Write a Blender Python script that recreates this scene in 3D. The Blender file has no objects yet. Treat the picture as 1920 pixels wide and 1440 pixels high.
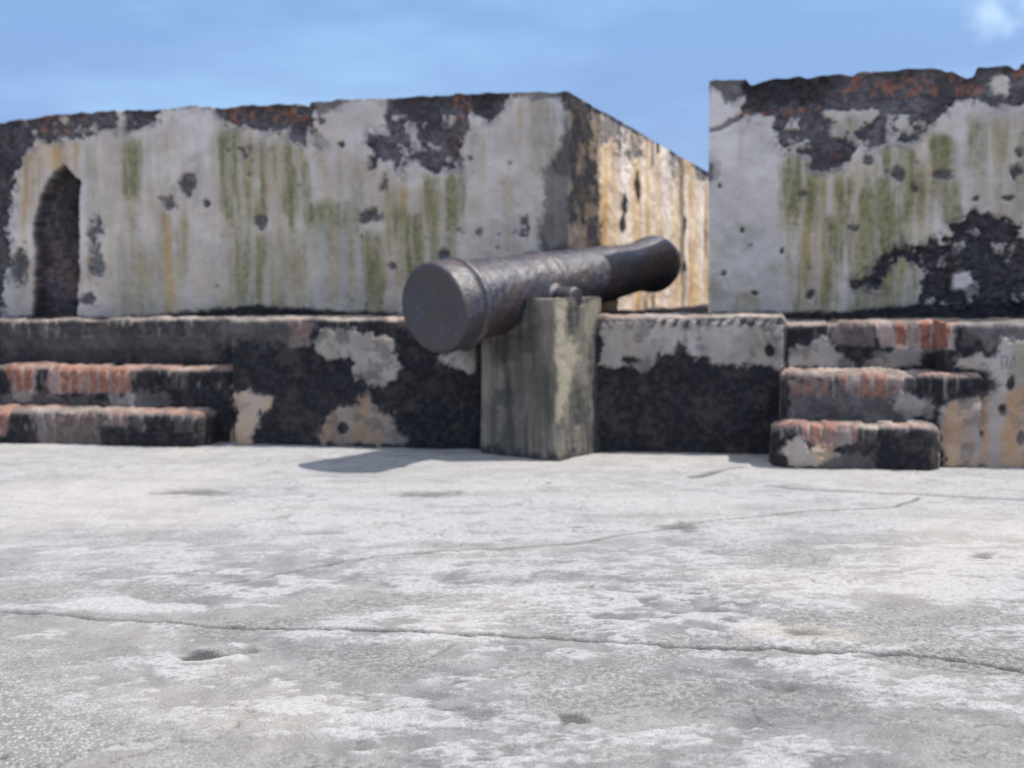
import bpy, math, numpy as np
from mathutils import Matrix, Vector

# ------------------------------------------------------------------ camera
F = 1900.0                       # focal length in pixels of a 1920 px wide frame
CAM = np.array([0.0, 0.0, 0.95])
PITCH = math.atan(180.0 / F)
ROLL = 0.014
fw = np.array([0, math.cos(PITCH), -math.sin(PITCH)])
up0 = np.array([0, math.sin(PITCH), math.cos(PITCH)])
rt0 = np.array([1.0, 0, 0])
RT = rt0 * math.cos(ROLL) - up0 * math.sin(ROLL)
UP = up0 * math.cos(ROLL) + rt0 * math.sin(ROLL)
scene = bpy.context.scene
cam_data = bpy.data.cameras.new("camera")
cam = bpy.data.objects.new("camera", cam_data)
scene.collection.objects.link(cam)
cam.matrix_world = Matrix(((RT[0], UP[0], -fw[0], CAM[0]), (RT[1], UP[1], -fw[1], CAM[1]),
                           (RT[2], UP[2], -fw[2], CAM[2]), (0, 0, 0, 1)))
cam_data.sensor_width = 36.0
cam_data.lens = 36.0 * F / 1920.0
cam_data.clip_start = 0.05
cam_data.clip_end = 12000
cam_data.dof.use_dof = True
cam_data.dof.focus_distance = 2.6
cam_data.dof.aperture_fstop = 2.3
scene.camera = cam

# ------------------------------------------------------------------ light
SUN_EL = math.radians(58)
SUN_AZ = math.radians(-2.5)      # in plan, from +X towards +Y
world = bpy.data.worlds.new("World")
scene.world = world
world.use_nodes = True
nt = world.node_tree
nt.nodes.clear()
wo = nt.nodes.new('ShaderNodeOutputWorld')
bg = nt.nodes.new('ShaderNodeBackground')
bg.inputs['Strength'].default_value = 0.128
sky = nt.nodes.new('ShaderNodeTexSky')
sky.sky_type = 'NISHITA'
sky.sun_disc = False
sky.sun_elevation = SUN_EL
sky.sun_rotation = math.radians(90) - SUN_AZ
sky.altitude = 0
sky.air_density = 1.6
sky.dust_density = 0.2
sky.ozone_density = 5.0
tc = nt.nodes.new('ShaderNodeTexCoord')
mp = nt.nodes.new('ShaderNodeMapping')
mp.inputs['Scale'].default_value = (1.6, 1.6, 6.0)
nz = nt.nodes.new('ShaderNodeTexNoise')
nz.inputs['Scale'].default_value = 2.2
nz.inputs['Detail'].default_value = 6
nz.inputs['Roughness'].default_value = 0.5
mr = nt.nodes.new('ShaderNodeMapRange')
mr.inputs['From Min'].default_value = 0.45
mr.inputs['From Max'].default_value = 0.75
mr.inputs['To Max'].default_value = 0.9
cm = nt.nodes.new('ShaderNodeMixRGB')
cm.inputs['Color2'].default_value = (2.5, 4.0, 5.9, 1)
# humid tropical air: the low sky is an even periwinkle blue, paler higher up
hs = nt.nodes.new('ShaderNodeMixRGB')
hs.inputs['Fac'].default_value = 0.8
sx = nt.nodes.new('ShaderNodeSeparateXYZ')
el = nt.nodes.new('ShaderNodeMapRange')
el.inputs['From Min'].default_value = 0.02
el.inputs['From Max'].default_value = 0.30
air = nt.nodes.new('ShaderNodeMixRGB')
air.inputs['Color1'].default_value = (1.10, 1.58, 4.0, 1)
air.inputs['Color2'].default_value = (1.50, 2.62, 4.7, 1)
nt.links.new(tc.outputs['Generated'], sx.inputs['Vector'])
nt.links.new(sx.outputs['Z'], el.inputs['Value'])
nt.links.new(el.outputs['Result'], air.inputs['Fac'])
el2 = nt.nodes.new('ShaderNodeMapRange')      # thin cloud overhead, out of view, added bright to fill the shade
el2.inputs['From Min'].default_value = 0.36; el2.inputs['From Max'].default_value = 0.75
hi = nt.nodes.new('ShaderNodeMixRGB'); hi.inputs['Color2'].default_value = (8.2, 8.1, 9.6, 1)
nt.links.new(sx.outputs['Z'], el2.inputs['Value'])
nt.links.new(el2.outputs['Result'], hi.inputs['Fac'])
nt.links.new(air.outputs['Color'], hi.inputs['Color1'])
nt.links.new(hi.outputs['Color'], hs.inputs['Color2'])
# one small cumulus
_d = fw * F + RT * (1862 - 960) + UP * (720 - 22); _d = _d / np.linalg.norm(_d)
vd = nt.nodes.new('ShaderNodeVectorMath'); vd.operation = 'DISTANCE'
vd.inputs[1].default_value = tuple(_d)
nz2 = nt.nodes.new('ShaderNodeTexNoise'); nz2.inputs['Scale'].default_value = 38; nz2.inputs['Detail'].default_value = 6
ad = nt.nodes.new('ShaderNodeMath'); ad.operation = 'MULTIPLY_ADD'; ad.inputs[1].default_value = 0.075
c2 = nt.nodes.new('ShaderNodeMapRange'); c2.interpolation_type = 'SMOOTHSTEP'
c2.inputs['From Min'].default_value = 0.066; c2.inputs['From Max'].default_value = 0.030
c2.inputs['To Max'].default_value = 0.75
cu = nt.nodes.new('ShaderNodeMixRGB'); cu.inputs['Color2'].default_value = (4.0, 5.2, 6.6, 1)
nt.links.new(tc.outputs['Generated'], vd.inputs[0]); nt.links.new(tc.outputs['Generated'], nz2.inputs['Vector'])
nt.links.new(nz2.outputs['Fac'], ad.inputs[0]); nt.links.new(vd.outputs['Value'], ad.inputs[2])
nt.links.new(ad.outputs['Value'], c2.inputs['Value']); nt.links.new(c2.outputs['Result'], cu.inputs['Fac'])
nt.links.new(tc.outputs['Generated'], mp.inputs['Vector'])
nt.links.new(mp.outputs['Vector'], nz.inputs['Vector'])
nt.links.new(nz.outputs['Fac'], mr.inputs['Value'])
nt.links.new(sky.outputs['Color'], hs.inputs['Color1'])
nt.links.new(hs.outputs['Color'], cm.inputs['Color1'])
nt.links.new(mr.outputs['Result'], cm.inputs['Fac'])
nt.links.new(cm.outputs['Color'], cu.inputs['Color1'])
nt.links.new(cu.outputs['Color'], bg.inputs['Color'])
nt.links.new(bg.outputs['Background'], wo.inputs['Surface'])

sun_data = bpy.data.lights.new("sun", 'SUN')
sun_data.energy = 4.2
sun_data.angle = math.radians(0.5)
sun_data.color = (1.0, 0.95, 0.88)
sun = bpy.data.objects.new("sun", sun_data)
scene.collection.objects.link(sun)
sdir = Vector((math.cos(SUN_AZ) * math.cos(SUN_EL), math.sin(SUN_AZ) * math.cos(SUN_EL), math.sin(SUN_EL)))
sun.rotation_euler = sdir.to_track_quat('Z', 'Y').to_euler()
sun.location = (8, -2, 12)
scene.view_settings.view_transform = 'Standard'
scene.view_settings.look = 'None'
scene.view_settings.exposure = 0.42
scene.view_settings.gamma = 1.0

# ------------------------------------------------------------------ wall frame
TH = math.atan(0.213)
DD = np.array([math.cos(TH), -math.sin(TH), 0.0])      # along the parapet, to the right
NN = np.array([math.sin(TH), math.cos(TH), 0.0])       # out over the parapet
OO = np.array([0.0, 5.9, 0.0])
NM = 0.587                                             # parapet face behind the ledge face
def W(u, n, z):
    u, n, z = np.broadcast_arrays(u, n, z)
    return OO + u[..., None] * DD + n[..., None] * NN + z[..., None] * np.array([0, 0, 1.0])
def proj(P):
    d = P - CAM
    f = np.maximum(d @ fw, 0.05)
    return 960 + F * (d @ RT) / f, 720 - F * (d @ UP) / f
def on_n(px, py, n):
    r = fw * F + RT * (px - 960) + UP * (720 - py)
    t = (n - (CAM - OO) @ NN) / (r @ NN)
    P = CAM + t * r
    return (P - OO) @ DD, P[2]
def on_floor(px, py):
    r = fw * F + RT * (px - 960) + UP * (720 - py)
    P = CAM - CAM[2] / r[2] * r
    return P[0], P[1]

# ------------------------------------------------------------------ noise
def _h(i, j, k, s):
    n = (i * 73856093) ^ (j * 19349663) ^ (k * 83492791) ^ (s * 2654435)
    n = (n ^ (n >> 13)) * 1274126177 & 0x7fffffff
    n = (n ^ (n >> 15)) * 668265263 & 0x7fffffff
    return ((n ^ (n >> 14)) & 0xffff) / 65535.0
def vn(P, s=0):
    i = np.floor(P).astype(np.int64)
    f = P - i
    f = f * f * f * (f * (f * 6 - 15) + 10)
    o = 0
    for a in (0, 1):
        wa = f[..., 0] if a else 1 - f[..., 0]
        for b in (0, 1):
            wb = f[..., 1] if b else 1 - f[..., 1]
            for c in (0, 1):
                wc = f[..., 2] if c else 1 - f[..., 2]
                o = o + wa * wb * wc * _h(i[..., 0] + a, i[..., 1] + b, i[..., 2] + c, s)
    return o
def fbm(P, sc=1.0, oc=4, s=0, r=0.5):
    sc = np.asarray(sc, float)
    o, a, t = 0, 1.0, 0
    Q = P * sc
    for k in range(oc):
        o = o + a * vn(Q + 17.3 * k, s + k)
        t += a
        a *= r
        Q = Q * 2.03
    return o / t
def ss(a, b, x):
    t = np.clip((x - a) / (b - a), 0, 1)
    return t * t * (3 - 2 * t)
def cell(P, s=0):
    """distance to nearest and second nearest feature point + id"""
    i = np.floor(P).astype(np.int64)
    f = P - i
    d1 = np.full(P.shape[:-1], 9.0); d2 = d1.copy(); idv = d1 * 0
    for a in (-1, 0, 1):
        for b in (-1, 0, 1):
            for c in (-1, 0, 1):
                ii, jj, kk = i[..., 0] + a, i[..., 1] + b, i[..., 2] + c
                q = (a + _h(ii, jj, kk, s) - f[..., 0]) ** 2 + (b + _h(ii, jj, kk, s + 1) - f[..., 1]) ** 2 + (c + _h(ii, jj, kk, s + 2) - f[..., 2]) ** 2
                m = q < d1
                d2 = np.where(m, d1, np.minimum(d2, q))
                idv = np.where(m, _h(ii, jj, kk, s + 5), idv)
                d1 = np.where(m, q, d1)
    return np.sqrt(d1), np.sqrt(d2), idv

# ------------------------------------------------------------------ patches (outlines surveyed on the surfaces)
def sdpoly(x, y, pts):
    pts = np.array(pts, float)
    n = len(pts)
    d = np.full(x.shape, 1e9)
    ins = np.zeros(x.shape, bool)
    for k in range(n):
        ax, ay = pts[k]
        bx, by = pts[(k + 1) % n]
        ex, ey = bx - ax, by - ay
        t = np.clip(((x - ax) * ex + (y - ay) * ey) / (ex * ex + ey * ey + 1e-9), 0, 1)
        d = np.minimum(d, (x - ax - t * ex) ** 2 + (y - ay - t * ey) ** 2)
        if by != ay:
            c = ((ay > y) != (by > y)) & (x < (bx - ax) * (y - ay) / (by - ay) + ax)
            ins ^= c
    d = np.sqrt(d)
    return np.where(ins, d, -d)
HALO = [None]
def patch(x, y, N, pts, amp=14, soft=2.5):
    """outline roughened by noise N (0..1 field)"""
    xs = [p[0] for p in pts]; ys = [p[1] for p in pts]
    o = np.zeros(x.shape)
    HALO[0] = np.zeros(x.shape)
    m = (x > min(xs) - amp - 20) & (x < max(xs) + amp + 20) & (y > min(ys) - amp - 20) & (y < max(ys) + amp + 20)
    if m.any():
        d = sdpoly(x[m], y[m], pts) + (N[m] - 0.5) * 2.7 * amp
        o[m] = ss(-soft, soft, d)
        HALO[0][m] = ss(-26, 4, d)
    return o
def soft_patch(x, y, pts, soft=20):
    return ss(-soft, soft, sdpoly(x, y, pts))
def spot(x, y, N, cx, cy, rx, ry, amp=0.5, soft=0.25):
    d = 1 - np.sqrt(((x - cx) / rx) ** 2 + ((y - cy) / ry) ** 2) + (N - 0.5) * 2 * amp
    return ss(-soft, soft, d)
def polyline_d(x, y, pts):
    d = np.full(x.shape, 1e9)
    for k in range(len(pts) - 1):
        ax, ay = pts[k]; bx, by = pts[k + 1]
        ex, ey = bx - ax, by - ay
        t = np.clip(((x - ax) * ex + (y - ay) * ey) / (ex * ex + ey * ey), 0, 1)
        d = np.minimum(d, (x - ax - t * ex) ** 2 + (y - ay - t * ey) ** 2)
    return np.sqrt(d)

# ------------------------------------------------------------------ mesh helpers
def tag(o, label=None, cat=None, group=None, kind=None):
    if label: o['label'] = label
    if cat: o['category'] = cat
    if group: o['group'] = group
    if kind: o['kind'] = kind
    return o
def split_object(name, grids, mat, parts):
    """parts: {child name: list of per-grid vertex masks or None}; the faces they cover become child meshes"""
    body = [np.zeros(g[0].shape[:2], bool) for g in grids]
    kids = {}
    for pn, ms in parts.items():
        kids[pn] = [np.zeros(g[0].shape[:2], bool) if m is None else (m & ~b) for g, m, b in zip(grids, ms, body)]
        body = [b | k for b, k in zip(body, kids[pn])]
    o = grids_object(name, grids, mat, keep=[~b for b in body])
    for pn, ks in kids.items():
        c = grids_object(pn, grids, mat, keep=ks)
        c.parent = o
    return o
def grids_object(name, grids, mat, parent=None, weld=2e-4, smooth=True, keep=None):
    """grids: list of (P[r,c,3], {attr: [r,c,4]}); joined and welded into ONE mesh"""
    Vs, Fs, off = [], [], 0
    at = {}
    for P, A in grids:
        r, c = P.shape[:2]
        idx = np.arange(r * c).reshape(r, c) + off
        Vs.append(P.reshape(-1, 3))
        q = np.stack([idx[:-1, :-1], idx[:-1, 1:], idx[1:, 1:], idx[1:, :-1]], -1).reshape(-1, 4)
        Fs.append(q if keep is None else q[keep[len(Fs)][:-1, :-1].ravel()])
        for k, v in A.items():
            at.setdefault(k, []).append(v.reshape(-1, 4))
        off += r * c
    V = np.concatenate(Vs); Q = np.concatenate(Fs)
    at = {k: np.concatenate(v) for k, v in at.items()}
    if weld and len(grids) > 1:
        key = np.round(V / weld).astype(np.int64)
        _, first, inv = np.unique(key, axis=0, return_index=True, return_inverse=True)
        inv = inv.reshape(-1)
        V = V[first]; Q = inv[Q]
        at = {k: v[first] for k, v in at.items()}
        good = (Q[:, 0] != Q[:, 1]) & (Q[:, 1] != Q[:, 2]) & (Q[:, 2] != Q[:, 3]) & (Q[:, 3] != Q[:, 0]) & (Q[:, 0] != Q[:, 2]) & (Q[:, 1] != Q[:, 3])
        Q = Q[good]
    if keep is not None:
        used = np.unique(Q); remap = np.zeros(len(V), np.int64); remap[used] = np.arange(len(used))
        V = V[used]; Q = remap[Q]; at = {k: v[used] for k, v in at.items()}
    me = bpy.data.meshes.new(name)
    me.vertices.add(len(V)); me.vertices.foreach_set('co', V.astype(np.float32).ravel())
    me.loops.add(len(Q) * 4); me.loops.foreach_set('vertex_index', Q.astype(np.int32).ravel())
    me.polygons.add(len(Q))
    me.polygons.foreach_set('loop_start', np.arange(0, len(Q) * 4, 4, dtype=np.int32))
    me.polygons.foreach_set('loop_total', np.full(len(Q), 4, dtype=np.int32))
    me.update(calc_edges=True)
    me.validate()
    if smooth:
        me.shade_smooth()
    for k, v in at.items():
        a = me.color_attributes.new(k, 'FLOAT_COLOR', 'POINT')
        if len(a.data) == len(v):
            a.data.foreach_set('color', v.astype(np.float32).ravel())
    me.materials.append(mat)
    o = bpy.data.objects.new(name, me)
    scene.collection.objects.link(o)
    if parent: o.parent = parent
    return o
def empty(name, loc):
    o = bpy.data.objects.new(name, None)
    o.location = loc
    scene.collection.objects.link(o)
    return o
def parent_keep(o, p):
    o.parent = p
    o.matrix_parent_inverse = Matrix.Translation(-Vector(p.location))
def rgba(a, b, c):
    return np.stack([a, b, c, np.ones_like(a)], -1)

# ------------------------------------------------------------------ materials
class MT:
    def __init__(s, name):
        s.m = bpy.data.materials.new(name); s.m.use_nodes = True
        s.t = s.m.node_tree; s.b = s.t.nodes['Principled BSDF']
        s.tc = s.t.nodes.new('ShaderNodeTexCoord')
        s.geo = s.t.nodes.new('ShaderNodeNewGeometry')
    def noise(s, scale, detail=4, rough=0.55, st=(1, 1, 1), out='Fac'):
        mp = s.t.nodes.new('ShaderNodeMapping'); mp.inputs['Scale'].default_value = st
        s.t.links.new(s.geo.outputs['Position'], mp.inputs['Vector'])
        n = s.t.nodes.new('ShaderNodeTexNoise')
        n.inputs['Scale'].default_value = scale; n.inputs['Detail'].default_value = detail; n.inputs['Roughness'].default_value = rough
        s.t.links.new(mp.outputs['Vector'], n.inputs['Vector'])
        return n.outputs[out]
    def vor(s, scale, feature='F1', out='Distance'):
        n = s.t.nodes.new('ShaderNodeTexVoronoi'); n.feature = feature
        n.inputs['Scale'].default_value = scale
        s.t.links.new(s.geo.outputs['Position'], n.inputs['Vector'])
        return n.outputs[out]
    def ramp(s, v, lo, hi, a=0.0, b=1.0):
        n = s.t.nodes.new('ShaderNodeMapRange')
        n.inputs['From Min'].default_value = lo; n.inputs['From Max'].default_value = hi
        n.inputs['To Min'].default_value = a; n.inputs['To Max'].default_value = b
        n.interpolation_type = 'SMOOTHSTEP'
        s.t.links.new(v, n.inputs['Value']); return n.outputs['Result']
    def math(s, op, a, b):
        n = s.t.nodes.new('ShaderNodeMath'); n.operation = op
        for k, v in enumerate((a, b)):
            if isinstance(v, (int, float)): n.inputs[k].default_value = v
            else: s.t.links.new(v, n.inputs[k])
        return n.outputs[0]
    def mix(s, f, a, b, bt='MIX'):
        n = s.t.nodes.new('ShaderNodeMixRGB'); n.blend_type = bt
        for k, v in zip(('Fac', 'Color1', 'Color2'), (f, a, b)):
            if isinstance(v, (int, float)): n.inputs[k].default_value = v
            elif isinstance(v, tuple): n.inputs[k].default_value = (*v, 1)
            else: s.t.links.new(v, n.inputs[k])
        return n.outputs['Color']
    def attr(s, name):
        a = s.t.nodes.new('ShaderNodeAttribute'); a.attribute_name = name
        p = s.t.nodes.new('ShaderNodeSeparateColor')
        s.t.links.new(a.outputs['Color'], p.inputs['Color'])
        return p.outputs[0], p.outputs[1], p.outputs[2]
    def bump(s, h, st, dist=0.01):
        n = s.t.nodes.new('ShaderNodeBump'); n.inputs['Strength'].default_value = st; n.inputs['Distance'].default_value = dist
        s.t.links.new(h, n.inputs['Height']); s.t.links.new(n.outputs['Normal'], s.b.inputs['Normal'])
    def out(s, col, rough=0.9, spec=0.2):
        if isinstance(col, tuple): s.b.inputs['Base Color'].default_value = (*col, 1)
        else: s.t.links.new(col, s.b.inputs['Base Color'])
        if isinstance(rough, (int, float)): s.b.inputs['Roughness'].default_value = rough
        else: s.t.links.new(rough, s.b.inputs['Roughness'])
        s.b.inputs['Specular IOR Level'].default_value = spec
        return s.m

def masonry(name, plaster_a=(0.57, 0.505, 0.455), plaster_b=(0.74, 0.67, 0.61), ochre=((0.44, 0.27, 0.11), (0.60, 0.42, 0.20))):
    k = MT(name)
    g, oc, dp = k.attr('stain_and_light'); rb, br, mo = k.attr('wear_and_shade')
    n1 = k.noise(3.5, 5); n2 = k.noise(28, 5, 0.65); n3 = k.noise(90, 3, 0.6)
    nst = k.noise(14, 4, 0.6, (1, 1, 0.12))
    c = k.mix(k.ramp(n1, 0.35, 0.65), plaster_a, plaster_b)
    c = k.mix(k.ramp(n2, 0.58, 0.80, 0, 0.5), c, (0.33, 0.30, 0.25))
    gr = k.noise(5.5, 9, 0.72)
    c = k.mix(k.ramp(gr, 0.52, 0.72, 0, 0.42), c, (0.24, 0.215, 0.19))
    c = k.mix(dp, c, k.mix(k.ramp(n2, 0.3, 0.7), (0.29, 0.315, 0.31), (0.37, 0.39, 0.375)))
    c = k.mix(k.math('MULTIPLY', oc, k.ramp(nst, 0.30, 0.60, 0.45, 1.0)), c, k.mix(k.ramp(n1, 0.35, 0.65), *ochre))
    c = k.mix(k.math('MULTIPLY', g, k.ramp(nst, 0.30, 0.62, 0.4, 1.0)), c, k.mix(k.ramp(n2, 0.35, 0.65), (0.165, 0.160, 0.078), (0.295, 0.27, 0.135)))
    rub = k.mix(k.ramp(n2, 0.36, 0.64), (0.095, 0.086, 0.09), (0.205, 0.185, 0.185))
    rub = k.mix(k.ramp(k.noise(4.5, 5), 0.42, 0.60, 0, .75), rub, (0.060, 0.056, 0.060))
    rub = k.mix(k.ramp(k.noise(11, 4), 0.56, 0.68, 0, 0.6), rub, (0.15, 0.075, 0.05))
    c = k.mix(rb, c, rub)
    brc = k.mix(k.ramp(n2, 0.35, 0.65), (0.23, 0.085, 0.055), (0.37, 0.19, 0.13))
    c = k.mix(br, c, brc)
    mc = k.mix(k.ramp(n2, 0.40, 0.80), (0.022, 0.021, 0.024), (0.060, 0.056, 0.058))
    mc = k.mix(k.ramp(k.noise(7, 6, .65), 0.48, 0.66, 0, .5), mc, (0.085, 0.068, 0.055))
    mc = k.mix(k.ramp(k.noise(60, 3), 0.70, 0.80, 0, 0.5), mc, (0.17, 0.155, 0.14))
    c = k.mix(mo, c, mc)
    h = k.math('ADD', k.math('MULTIPLY', n2, 0.7), k.math('MULTIPLY', n3, 0.4))
    k.bump(h, 0.7, 0.012)
    return k.out(c, 0.93, 0.15)
M_WALL = masonry('weathered_plaster')
M_STEP = masonry('weathered_brick_and_plaster', (0.30, 0.275, 0.245), (0.46, 0.42, 0.38), ((0.40, 0.23, 0.12), (0.54, 0.35, 0.20)))

def concrete_pillar():
    k = MT('mossy_shaded_concrete')
    g, oc, dp = k.attr('stain_and_light'); rb, br, mo = k.attr('wear_and_shade')
    n1 = k.noise(5, 5); n2 = k.noise(30, 5, 0.65); nst = k.noise(16, 4, 0.6, (1, 1, 0.10))
    c = k.mix(k.ramp(n1, 0.35, 0.65), (0.190, 0.165, 0.130), (0.27, 0.240, 0.195))
    c = k.mix(k.ramp(nst, 0.45, 0.65, 0, 0.75), c, (0.055, 0.055, 0.048))
    c = k.mix(oc, c, (0.30, 0.27, 0.20))  # pale streaks and the painted sunlit wedge
    c = k.mix(mo, c, k.mix(k.ramp(n2, 0.4, 0.7), (0.028, 0.030, 0.032), (0.08, 0.082, 0.08)))  # mould, plus the shade painted on the side faces
    k.bump(n2, 0.7, 0.010)
    return k.out(c, 0.92, 0.15)
M_PIL = concrete_pillar()

def iron():
    k = MT('rusty_iron')
    n1 = k.noise(5, 5); n2 = k.noise(22, 5, 0.65); n3 = k.noise(70, 4, 0.7)
    c = k.mix(k.ramp(n1, 0.40, 0.62), (0.007, 0.009, 0.021), (0.028, 0.014, 0.012))
    c = k.mix(k.ramp(n2, 0.52, 0.70, 0, 0.75), c, (0.042, 0.046, 0.078))
    c = k.mix(k.ramp(n3, 0.56, 0.70, 0, 0.8), c, (0.085, 0.032, 0.018))
    c = k.mix(k.ramp(k.noise(38, 5, .7), 0.58, 0.68, 0, 0.5), c, (0.085, 0.090, 0.13))
    k.bump(k.math('ADD', n2, k.math('MULTIPLY', n3, 0.6)), 0.6, 0.010)
    k.b.inputs['Metallic'].default_value = 0.0
    return k.out(c, k.ramp(n2, 0.3, 0.7, 0.40, 0.55), 1.0)
M_IRON = iron()

def floor_mat():
    k = MT('worn_lime_screed')
    wh, ag, cr = k.attr('stain_and_light'); pit, gray, warm = k.attr('wear_and_shade')
    n1 = k.noise(1.3, 5); n2 = k.noise(9, 6, 0.6); n3 = k.noise(60, 5, 0.7); n4 = k.noise(170, 4, 0.75)
    c = k.mix(k.ramp(n2, 0.35, 0.65), (0.140, 0.140, 0.138), (0.25, 0.248, 0.243))
    c = k.mix(k.ramp(n1, 0.4, 0.62, 0, 0.35), c, (0.42, 0.38, 0.33))
    c = k.mix(wh, c, k.mix(k.ramp(n3, 0.35, 0.65), (0.37, 0.362, 0.352), (0.49, 0.48, 0.468)))
    gc = k.mix(k.ramp(n3, 0.40, 0.62), (0.15, 0.147, 0.135), (0.30, 0.293, 0.275))
    c = k.mix(gray, c, gc)
    c = k.mix(warm, c, (0.56, 0.50, 0.42))
    agc = k.mix(k.ramp(k.vor(95), 0.08, 0.6), (0.47, 0.47, 0.43), (0.20, 0.205, 0.18))
    c = k.mix(ag, c, agc)
    c = k.mix(k.ramp(n4, 0.54, 0.68, 0, 0.7), c, (0.13, 0.128, 0.122))
    c = k.mix(k.ramp(n4, 0.45, 0.28, 0, 0.5), c, (0.62, 0.61, 0.60))
    c = k.mix(pit, c, k.mix(n3, (0.045, 0.043, 0.04), (0.13, 0.125, 0.115)))
    c = k.mix(cr, c, (0.06, 0.058, 0.052))
    h = k.math('ADD', k.math('MULTIPLY', n3, 0.8), k.math('MULTIPLY', n4, 0.5))
    k.bump(h, 0.9, 0.010)
    return k.out(c, 0.88, 0.25)
M_FLOOR = floor_mat()

def sea_mat():
    k = MT('sea_water')
    n = k.noise(0.35, 6, 0.6)
    k.bump(n, 0.5, 0.6)
    return k.out(k.mix(k.ramp(k.noise(0.004, 3), 0.4, 0.6), (0.012, 0.05, 0.09), (0.02, 0.08, 0.12)), 0.25, 0.5)
M_SEA = sea_mat()

# ------------------------------------------------------------------ ground (terrace floor)
def build_floor():
    xs = np.arange(-3.7, 3.7, 0.0085)
    g = [0.02]
    while sum(g) < 40: g.append(g[-1] * 1.35)
    ext = np.cumsum(g)
    xs = np.concatenate([-3.7 - ext[::-1], xs, 3.7 + ext])
    ys = [1.55]
    while ys[-1] < 6.7:
        ys.append(ys[-1] + max(0.0038, 0.00075 * ys[-1] ** 2))
    ys = np.array(ys)
    ext2 = np.cumsum([0.02 * 1.35 ** k for k in range(7)])
    ys = np.concatenate([1.55 - ext[::-1], ys, ys[-1] + ext2])
    X, Y = np.meshgrid(xs, ys)
    P = np.stack([X, Y, 0 * X], -1)
    px, py = proj(P)
    infr = (Y > 0.9)
    n_lo = fbm(P, 0.9, 3, 3)
    n_md = fbm(P, (2.6, 5.5, 1), 5, 11, 0.6)
    n_hi = fbm(P, (16, 30, 1), 4, 21, 0.65)
    n_vh = fbm(P, 75, 3, 31, 0.6)
    # whitish skin, broken into flakes; more of it to the right and centre
    bias = 0.035 * ss(-200, 1400, px) - 0.05 * ss(1300, 1440, py)
    band = 0.07 * np.exp(-((py - 1110) / 70.0) ** 2) * ss(500, 900, px) + 0.06 * np.exp(-((py - 930) / 45.0) ** 2)
    n_m2 = fbm(P + 9, (6.0, 13.0, 1), 5, 15, 0.68)
    fl = n_md * 0.26 + n_m2 * 0.42 + n_hi * 0.32 + bias * .8 + band * .8
    white = ss(0.496, 0.565, fl)
    far = ss(2.7, 4.3, Y + (n_md - .5) * 1.2)
    white = white * (1 - 0.60 * far) + 0.52 * far
    # bare grey aggregate patches
    gr = ss(0.51, 0.60, 0.55 * fbm(P + 7, (2.4, 5.5, 1), 5, 41, .6) + 0.45 * n_hi) * (1 - 0.8 * far) * .8
    gr = np.maximum(gr, patch(px, py, n_hi, [(1600, 1232), (1720, 1216), (1860, 1214), (1925, 1222), (1925, 1268), (1800, 1262), (1690, 1250)], 6, 5))
    gr = np.maximum(gr, patch(px, py, n_hi, [(560, 1215), (760, 1205), (860, 1235), (800, 1275), (560, 1270)], 22, 12) * .7)
    gr = np.maximum(gr, patch(px, py, n_hi, [(1000, 1295), (1200, 1290), (1400, 1300), (1330, 1340), (1080, 1330), (960, 1330)], 20, 10) * .8)
    # pebbly bottom left
    n_m0 = fbm(P + 4, 6.0, 5, 17, 0.65)
    agg = ss(0, 1, (620 - px) / 520 * 0.9 + (py - 1400) / 330) * infr * (px > -900)
    agg = np.clip(agg, 0, 1) * ss(0.40, 0.62, n_m0 + 0.08) * .75
    white *= (1 - 0.8 * agg)
    bright = patch(px, py, n_hi, [(90, 1132), (160, 1118), (240, 1118), (280, 1128), (380, 1132), (385, 1145), (240, 1148), (110, 1142)], 5, 4)
    white = np.maximum(white, bright)
    gr = gr * (1 - bright)
    warm = patch(px, py, n_hi, [(1380, 1170), (1460, 1168), (1600, 1178), (1640, 1200), (1520, 1202), (1400, 1195)], 8, 8) * 0.8
    warm = np.maximum(warm, 0.5 * ss(0.55, 0.7, fbm(P + 3, 0.8, 3, 77)))
    # cracks, drawn as lines on the floor
    def line(pts, w, wob=0.03):
        q = [on_floor(*p) for p in pts]
        jx = (fbm(P, 7, 3, 51) - 0.5) * wob; jy = (fbm(P + 5, 9, 4, 61) - 0.5) * wob
        m = (Y > 1.2) & (Y < 7)
        d = np.full(X.shape, 9.0)
        d[m] = polyline_d((X + jx)[m], (Y + jy)[m], q)
        ww = w * (0.55 + 0.9 * fbm(P, 3, 2, 71))
        return 1 - ss(ww * 0.4, ww, d)
    C1 = [(-260, 1146), (0, 1146), (100, 1150), (230, 1160), (400, 1172), (560, 1178), (720, 1181), (960, 1191), (1080, 1199), (1280, 1212), (1400, 1218), (1600, 1224), (1690, 1226), (1800, 1240), (1960, 1262)]
    C2 = [(420, 1092), (480, 1084), (600, 1060), (700, 1045), (820, 1032), (960, 1025), (1075, 1018), (1200, 998), (1275, 986), (1340, 975), (1420, 968), (1520, 957), (1600, 955), (1680, 950), (1722, 934)]
    C3 = [(1300, 895), (1340, 884), (1385, 876)]
    C4 = [(1440, 910), (1560, 920), (1780, 930), (2000, 944)]
    C5 = [(980, 1148), (1050, 1152), (1135, 1150)]
    C6 = [(740, 1250), (800, 1232), (850, 1205)]
    c1 = line(C1, 0.014)
    side = np.interp(px, [-100, 400, 950, 1300, 1700], [0.6, 0.75, 1.0, 1.0, 0.7])
    crack = np.maximum.reduce([c1 * side, line(C2, 0.016) * 0.75, line(C3, 0.03) * .7, line(C4, 0.03, 0.06) * .5, line(C6, 0.008) * .4])
    fine = np.abs(fbm(P + 20, 1.7, 5, 81, 0.6) - 0.5)
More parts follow.
